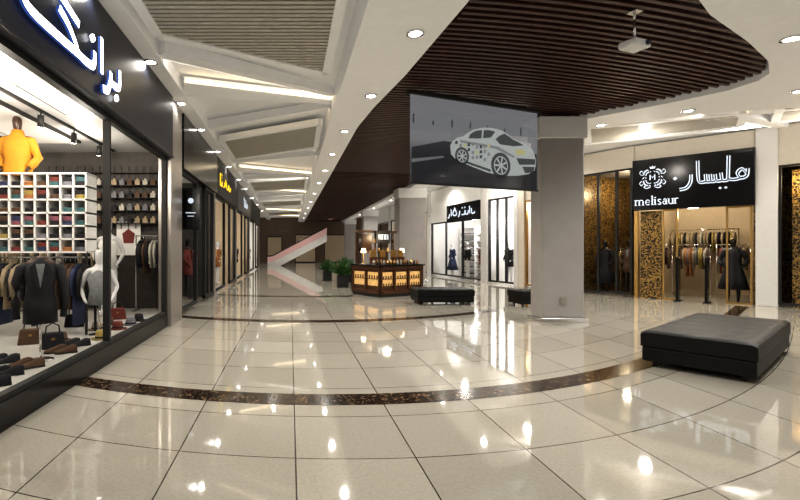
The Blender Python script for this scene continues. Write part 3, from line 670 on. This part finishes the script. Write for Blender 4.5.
s3([(4.3,.25),(4.2,.2),(3.9,.2),(3.8,.5)]); s3([(3.6,.2),(3.55,.65)],False)
s3([(3.4,.4),(3.3,.2),(3.0,.2),(2.9,.42),(2.8,.2),(2.4,.2)]); s3([(2.1,.45),(2.0,.2),(1.85,.1)]); s3([(1.6,.3),(1.3,.6),(.95,.35),(1.2,.2),(1.6,.25)]); s3([(.7,.2),(.65,.65)],False); s3([(.4,.35),(.3,.15),(.1,.1)])
mb.disc(1.9,.62,.035,-.15,-.125); mb.disc(1.65,.62,.035,-.15,-.125); mb.disc(.9,.66,.035,-.15,-.125)
part(mb,'lettering',['letter2'],t)
def shelf(l,rz,w_,h,rows,n,pal,label,back='intwhite'):
    t=thing('display_shelf',label,'shelf',l,rz)
    mb=MB(); mb.bx(0,w_,.3,.33,0,h); mb.bx(0,.03,0,.3,0,h); mb.bx(w_-.03,w_,0,.3,0,h)
    part(mb,'side_panels',[back],t)
    mb=MB()
    for r in range(rows+1): mb.bx(.03,w_-.03,0,.3,.1+r*(h-.15)/rows,.125+r*(h-.15)/rows)
    part(mb,'shelf_boards',[back],t)
    c,s=math.cos(rz),math.sin(rz)
    for r in range(rows):
        for k in range(n):
            x=.12+(w_-.24)*(k+.5)/n; y=.15; q=random.choice(pal)
            solo(FM[q],'folded_clothes',CN[q]+' folded goods on a shop display shelf','clothing',[],(l[0]+x*c-y*s,l[1]+x*s+y*c,l[2]+.126+r*(h-.15)/rows),rz,'goods on shop display shelves')
for u0 in(.4,2.1,3.8): shelf(loc(2,u0,1.5),seg(2)[1],1.6,2.6,7,8,[0,5,3,8,2,0],'white display shelf with rows of dark goods')
shelf(loc(3,.3,1.4),seg(3)[1],1.4,2.8,7,7,[0,5,8,3,2],'white display shelf with rows of dark goods')
mannequin(loc(3,.7,.6),seg(3)[1],'full','skin','jacket',[FAB[0],'grey'],'mannequin in a black jacket in bright shop window')
mannequin(loc(2,1.4,.6),seg(2)[1],'full','skin','dress',[FAB[3],'grey'],'mannequin in a navy dress in bright shop window')
mannequin(loc(2,4.4,.6),seg(2)[1],'full','skin','jacket',[FAB[2],'grey'],'mannequin in a dark red jacket in bright shop window')
mannequin(loc(2,3.0,.6),seg(2)[1],'full','skin','top',[FAB[0],'grey'],'mannequin in a black top in bright shop window')
p,rz,L=seg(4)
struct(MB().bx(0,L,-.06,.06,3.3,4.6),'wall_right.060',['warmwhite'],p,rz)
storefront(loc(4,.25,0),rz,L-.5,.08,3.3,[(L-.5)/2],'goldframe',.06); pil(4,0,.25,'warmwhite'); pil(4,L-.25,L,'warmwhite')
point(loc(4,L/2,1.5,3.2),90)
mannequin(loc(4,L*.7,.7),rz,'full','blackskin','dress',[FAB[0],'grey'],'mannequin in a black gown in shop window')
p,rz,L=seg(5)
struct(MB().bx(0,L,-.08,.08,3.95,4.6),'wall_right.061',['warmwhite'],p,rz)
storefront(loc(5,.05,0),rz,L-.1,.06,3.95,[.55,1.1],'mblack',.06)
mannequin(loc(5,.45,.6),rz,'full','blackskin','dress',[FAB[0],'grey'],'mannequin in a long black dress in front of gold screen')
mannequin(loc(5,1.15,.7),rz,'full','blackskin','jacket',[FAB[5],'grey'],'mannequin in a brown jacket in front of gold screen')
rack(loc(5,.3,1.7),rz,.9,1.5,9,[0,5,9,1])
point(loc(5,L/2,1.2,3.4),55,(1,.80,.52))
p,rz,L=seg(6)
struct(MB().bx(0,L,-.02,.06,4.05,4.6),'wall_right.063',['warmwhite'],p,rz)
t=thing('shop_sign','black glossy fascia sign with crest and pale lettering over boutique entrance','shop sign',(p[0],p[1],2.62),rz)
part(MB().bx(-.02,L+.0,-.22,.05,0,1.50),'board',['black'],t,.012)
cx,cz=.46,.95; mb=MB()
# squarish ornate crest
def sq(a,k):
    c_,s_=math.cos(a),math.sin(a); return k*math.copysign(abs(c_)**.6,c_),k*math.copysign(abs(s_)**.6,s_)
for ring,(k0,ll,nn) in enumerate(((.215,.042,26),(.155,.026,22))):
    for k in range(nn):
        a=2*math.pi*k/nn
        if ring==0 and abs(a-PI2)<.15: continue
        qx,qz=sq(a,k0); x,z=cx+qx,cz+qz*1.1; tt=a+PI2+.7*(1 if math.cos(a)>0 else -1)*(1 if ring==0 else -1)
        mb.uprism([(x-ll*math.cos(tt),z-ll*math.sin(tt)),(x+.012*math.sin(tt),z-.012*math.cos(tt)),(x+ll*math.cos(tt),z+ll*math.sin(tt)),(x-.012*math.sin(tt),z+.012*math.cos(tt))],-.24,-.225)
mb.ribbon([(cx-.055,cz-.07),(cx-.055,cz+.08),(cx,cz-.01),(cx+.055,cz+.08),(cx+.055,cz-.07)],.028,-.24,-.225,0,None,False)
mb.uprism([(cx-.05,cz+.26),(cx+.05,cz+.26),(cx+.07,cz+.33),(cx+.02,cz+.30),(cx,cz+.35),(cx-.02,cz+.30),(cx-.07,cz+.33)],-.24,-.225)
for s_ in(-1,1):
    mb.ribbon([(cx+s_*.05,cz-.28),(cx+s_*.14,cz-.31),(cx+s_*.2,cz-.27),(cx+s_*.16,cz-.24)],.02,-.24,-.225)
    mb.ribbon([(cx+s_*.25,cz+.08),(cx+s_*.30,cz+.15),(cx+s_*.26,cz+.22),(cx+s_*.23,cz+.18)],.018,-.24,-.225)
    mb.ribbon([(cx+s_*.25,cz-.08),(cx+s_*.30,cz-.15),(cx+s_*.26,cz-.22),(cx+s_*.23,cz-.18)],.018,-.24,-.225)
part(mb,'crest',['letter2'],t)
mb=MB()
def s2(pp,s=True):
    q=[(a*1.06-.10,b*1.30+.70) for a,b in pp]
    mb.ribbon(q,.095,-.236,-.225,0,None,s); mb.ribbon(q,.035,-.240,-.2365,1,None,s)
s2([(2.36,.1),(2.28,.2),(2.2,.12),(2.26,.02),(2.36,.06),(2.38,.2)]); s2([(2.3,.03),(2.15,.0),(2.02,.02)]); s2([(2.03,.02),(2.04,.5)],False)
s2([(2.03,.0),(1.93,.0),(1.9,.16)]); s2([(1.92,.0),(1.82,.0),(1.79,.14)]);s2([(1.80,.0),(1.72,.0),(1.70,.15)]);s2([(1.71,.0),(1.63,.0),(1.61,.16)]); s2([(1.62,.0),(1.5,.0),(1.47,.12),(1.46,.46)])
s2([(1.33,.18),(1.32,.02),(1.24,-.1),(1.10,-.13)])
for a,b in((1.90,.50),(2.01,.50)): mb.uprism([(a-.035,b),(a,b+.035),(a+.035,b),(a,b-.035)],-.24,-.225)
mb.uprism([(.92,.86),(.97,.91),(1.02,.86),(.97,.81)],-.24,-.225)
part(mb,'script_lettering',['letter2','black'],t)
# latin lettering drawn as slab-serif strokes
mb=MB(); X0=.02; sw=.030; H=.15; A_=.26
def vl(x,z0,z1,w_=sw): mb.bx(x-w_/2,x+w_/2,-.236,-.225,z0,z1)
def sf(x,z,w_=.062): mb.bx(x-w_/2,x+w_/2,-.236,-.225,z-.006,z+.006)
def arc(cx_,cz_,rx,rz2,a0,a1,w_=.026,n=12):
    mb.ribbon([(cx_+rx*math.cos(math.radians(a0+(a1-a0)*k/n)),cz_+rz2*math.sin(math.radians(a0+(a1-a0)*k/n))) for k in range(n+1)],w_,-.236,-.225,0,None,False)
B=.15; x=X0+.04
def stem(x,h=H,top=True): vl(x,B,B+h); sf(x,B); sf(x-.01,B+h,.045) if top else None
# m
stem(x); arc(x+.045,B+H-.045,.045,.045,170,0); stem(x+.09,H-.04,False); arc(x+.135,B+H-.045,.045,.045,170,0); stem(x+.18,H-.04,False); x+=.245
# e
arc(x+.045,B+H/2,.048,H/2,20,320); mb.bx(x,x+.09,-.236,-.225,B+H/2-.006,B+H/2+.008); x+=.13
# l
stem(x+.02,A_); x+=.085
# i
stem(x); mb.bx(x-.016,x+.016,-.236,-.225,B+H+.04,B+H+.07); x+=.065
# s
mb.ribbon([(x+.07,B+H-.02),(x+.035,B+H),(x+.003,B+H-.035),(x+.035,B+H/2),(x+.072,B+.035),(x+.035,B),(x,B+.02)],.028,-.236,-.225); x+=.12
# a
arc(x+.03,B+.045,.034,.045,0,360); vl(x+.07,B,B+H-.03); arc(x+.04,B+H-.035,.032,.035,0,160); sf(x+.078,B,.04); x+=.125
# u
vl(x,B+.04,B+H); sf(x-.01,B+H,.04); arc(x+.042,B+.042,.042,.042,180,350); stem(x+.088); x+=.14
# r
stem(x); arc(x+.04,B+H-.04,.04,.04,170,40)
part(mb,'latin_lettering',['letter2'],t)
pil(6,0,.10,'goldframe',2.62)
solo(MB().bx(0,.5,-.04,.04,.0,2.60),'decorative_screen','gold leaf patterned panel beside boutique entrance','decorative panel',['leaf'],loc(6,.14,.0),rz)
storefront(loc(6,.66,0),rz,.34,.0,2.62,[],'goldframe',.04)
storefront(loc(6,2.0,0),rz,.5,.0,2.62,[],'goldframe',.04)
def rr(i,u_,n_,L_,n,pal,h=1.55,da=0):
    l=loc(i,u_,n_); rack(l,seg(i)[1]+da,L_,h,n,pal)
rr(6,.3,2.8,1.8,24,[1,4,1,0,7,9,4],2.1); rr(6,.75,1.7,.8,13,[5,4,8,0,7,1,9],1.6); rr(6,1.65,1.8,.75,12,[4,1,0,8,3,2],1.6); rr(6,.2,1.4,.5,7,[0,5,3],1.6)
mannequin(loc(6,2.1,.6),rz,'full','blackskin','dress',[FAB[0],'grey'],'mannequin in a black dress beside boutique entrance')
for k in(1.15,1.75):
    t=thing('security_gate','black anti-theft pedestal at boutique entrance','security gate',loc(6,k-.1,-.35),rz+PI2,'anti-theft pedestals')
    part(MB().bx(-.2,.2,-.03,.03,.03,1.25),'panel',['black'],t,.02); part(MB().bx(-.24,.24,-.07,.07,0,.03),'foot',['mblack'],t)
point(loc(6,L/2,1.3,3.6),100,(1,.86,.64)); point(loc(6,L/2,.5,2.5),30,(1,.88,.68))
pil(7,.02,.42,'colcap'); p,rz,L=seg(7)
struct(MB().bx(.42,L,-.08,.08,3.6,4.6),'wall_right.062',['warmwhite'],p,rz)
storefront(loc(7,.42,0),rz,L-.42,.06,3.6,[.6],'mblack',.05)
solo(MB().bx(.0,.85,0,.06,0,3.5),'decorative_screen','gold leaf patterned screen behind shop glass','decorative panel',['leaf'],loc(7,.6,.45),rz)
point(loc(7,.9,.25,3.2),30,(1,.8,.5))
p,rz,L=seg(8); storefront(loc(8,0,0),rz,L,.06,4.15,[1.3],'goldframe',.06)
# ------------------------------------------------------------ kiosk
r30=math.radians(30); kc=Vector((2.7,13.5))+Vector((.87,.5))*.9+Vector((-.5,.87))*.7
t=thing('kiosk','walnut kiosk counter with gold lit display panels and upper shelf frame','kiosk',(kc.x,kc.y,0),r30)
a,b=.9,.7
part(MB().bx(-a+.03,a-.03,-b+.03,b-.03,0,.1),'plinth',['mblack'],t)
mb=MB().bx(-a+.06,a-.06,-b+.06,b-.06,.1,.94)
for x in(-a,-.32,.26,a-.06): 
    mb.bx(x,x+.06,-b,-b+.1,.1,.94); mb.bx(x,x+.06,b-.1,b,.1,.94)
for y in(-b,-.03,b-.06):
    mb.bx(-a,-a+.1,y,y+.06,.1,.94); mb.bx(a-.1,a,y,y+.06,.1,.94)
for z in(.1,.84): mb.bx(-a,a,-b,b,z,z+.1)
part(mb,'body',['kwood'],t)
for x0,x1 in((-.84,-.32),(-.26,.26),(.32,.84)):
    part(MB().bx(x0+.05,x1-.05,-b+.045,-b+.059,.34,.76),'lit_panel',['glow'],t)
    mb=MB().bx(x0+.02,x1-.02,-b+.02,-b+.045,.54,.56)
    for k in range(4): mb.bx(x0+.09+k*.1,x0+.12+k*.1,-b+.02,-b+.045,.56,.64+.02*(k%2)); mb.bx(x0+.1+k*.1,x0+.13+k*.1,-b+.02,-b+.045,.34,.42)
    part(mb,'panel_shelf',['kwood'],t)
for y0_,y1 in((-.64,-.03),(.03,.64)):
    part(MB().bx(-a+.045,-a+.059,y0_+.05,y1-.05,.34,.76),'lit_panel',['glow'],t)
    mb=MB().bx(-a+.02,-a+.045,y0_+.02,y1-.02,.54,.56)
    for k in range(4): mb.bx(-a+.02,-a+.045,y0_+.1+k*.12,y0_+.13+k*.12,.56,.66)
    part(mb,'panel_shelf',['kwood'],t)
part(MB().bx(-a-.04,a+.04,-b-.04,b+.04,.94,.99),'countertop',['black'],t,.01)
for x in(-.8,.0,.8): part(MB().bx(x-.02,x+.02,.55,.59,.99,2.02),'post',['kwood'],t)
for z in(1.35,1.65): part(MB().bx(-.8,.8,.40,.62,z,z+.025),'upper_shelf',['kwood'],t)
part(MB().bx(-.85,.85,.44,.62,2.0,2.08),'top_rail',['kwood'],t,.01)
part(MB().bx(-.15,.45,.34,.37,1.68,2.06),'sign_plate',['mblack'],t)
part(MB().bx(-.7,-.3,.38,.40,1.40,1.95),'poster_panel',['kwood'],t)
mb=MB()
for k in range(3): mb.ribbon([(-.05+k*.15,1.78),(-.05+k*.15,1.94),(.04+k*.15,1.94),(.04+k*.15,1.78)],.035,.32,.335,0,None,False)
part(mb,'lettering',['letter2'],t)
bt=[MB().loft([(0,0,0,.035,.035),(0,0,.1,.035,.035),(0,0,.12,.012,.012),(0,0,.15,.014,.014)],10).mesh('bottle',[m]) for m in('glow','goldframe','black',FAB[4],FAB[7],FAB[5])]
c_,s_=math.cos(r30),math.sin(r30)
def kl(lx,ly,z): return (kc.x+lx*c_-ly*s_,kc.y+lx*s_+ly*c_,z)
for k in range(52):
    if k<36: lx=-.8+(k%12)*.14; ly=(-.6,-.45,-.3)[k//12]; z=.99
    elif k<44: lx=-.7+(k-36)*.2; ly=.5; z=1.375
    else: lx=-.7+(k-44)*.2; ly=.5; z=1.675
    solo(bt[random.randrange(6)],'bottle','small perfume bottle standing on the kiosk','bottle',[],kl(lx,ly,z),group='perfume bottles on the kiosk')
for k,(lx,ly) in enumerate([(-.55,-.05),(-.1,.0),(.3,-.08),(.68,.02)]):
    t=thing('tester_stand','small stepped wooden tester stand on kiosk counter','display stand',kl(lx,ly,.99),r30,'tester stands on the kiosk')
    part(MB().bx(-.13,.13,-.1,.1,0,.1).bx(-.13,.13,0,.1,.1,.22),'steps',['kwood'],t); part(MB().bx(-.12,.12,.085,.1,.22,.44),'backboard',['goldframe'],t)
point((kc.x,kc.y,1.85),12,(1,.8,.5))
for lx in(-.8,.85):
    t=thing('counter_lamp','small lamp with cream shade on kiosk counter','lamp',kl(lx,.2,.99))
    part(MB().loft([(0,0,0,.06,.06),(0,0,.015,.06,.06),(0,0,.02,.012,.012),(0,0,.4,.012,.012)],12),'base',['goldframe'],t)
    part(MB().loft([(0,0,.36,.09,.09),(0,0,.50,.06,.06)],16,cap=False),'lamp_shade',['stripw'],t)
for (x,y,s) in[(2.0,17.2,1.0),(2.2,18.6,1.15),(2.6,19.8,1.0),(1.7,20.6,.9)]:
    t=thing('potted_plant','leafy green plant in a dark square planter','plant',(x,y,0))
    part(MB().prism([(-.2,-.2),(.2,-.2),(.2,.2),(-.2,.2)],0,.45),'planter',['mblack'],t,.02)
    mb=MB()
    for k in range(110):
        a=random.random()*6.28; el=random.uniform(.1,1.5); L=random.uniform(.35,.7)*s; p=Vector((0,0,.45)); d=Vector((math.cos(a)*math.cos(el),math.sin(a)*math.cos(el),math.sin(el)))
        q=p+d*L; sd=d.cross(Vector((0,0,1))).normalized()*.05; m_=p+d*L*.6+Vector((0,0,.05))
        mb.add([p,m_+sd,q,m_-sd],[(0,1,2,3)],0)
    part(mb,'foliage',['plant'],t)
# ------------------------------------------------------------ far end: escalator
t=thing('escalator','pale escalator with pinkish lit balustrades at the end of the mall','escalator',(-1.4,38,0))
mb=MB()
for k in range(15): mb.bx(k*.30,(k+1)*.30,0,1.0,max(0,.17*(k+1)-.5),.17*(k+1))
part(mb,'steps',['mblack'],t)
for y in(-.12,1.04):
    part(MB().uprism([(-.5,0),(.6,0),(4.5,2.05),(4.5,2.65),(-.1,.30),(-.5,.30)],y,y+.08),'side_panel',['white'],t)
    part(MB().uprism([(-.5,.31),(-.1,.31),(4.5,2.66),(4.5,3.2),(-.1,.78),(-.5,.78)],y+.02,y+.05),'balustrade',['pink'],t)
for y in(-.09,1.07): part(MB().tube([(-.55,y,.80),(-.1,y,.83),(4.5,y,3.26)],.05),'handrail',['mblack'],t)
for x in(-1.5,1.5,4): spot((x,43,4.5),160)
for k,(x,w_,h1) in enumerate([(-1.6,.7,2.6),(1.6,1.0,2.8),(4.6,1.0,2.8)]):
    struct(MB().bx(x-w_-.08,x+w_+.08,46.40,46.48,0,h1+.1),'door_%d'%(k+1),['mblack'])
    struct(MB().bx(x-w_,x+w_,46.36,46.395,.1,h1),'window_%d'%(60+k),['interior'])
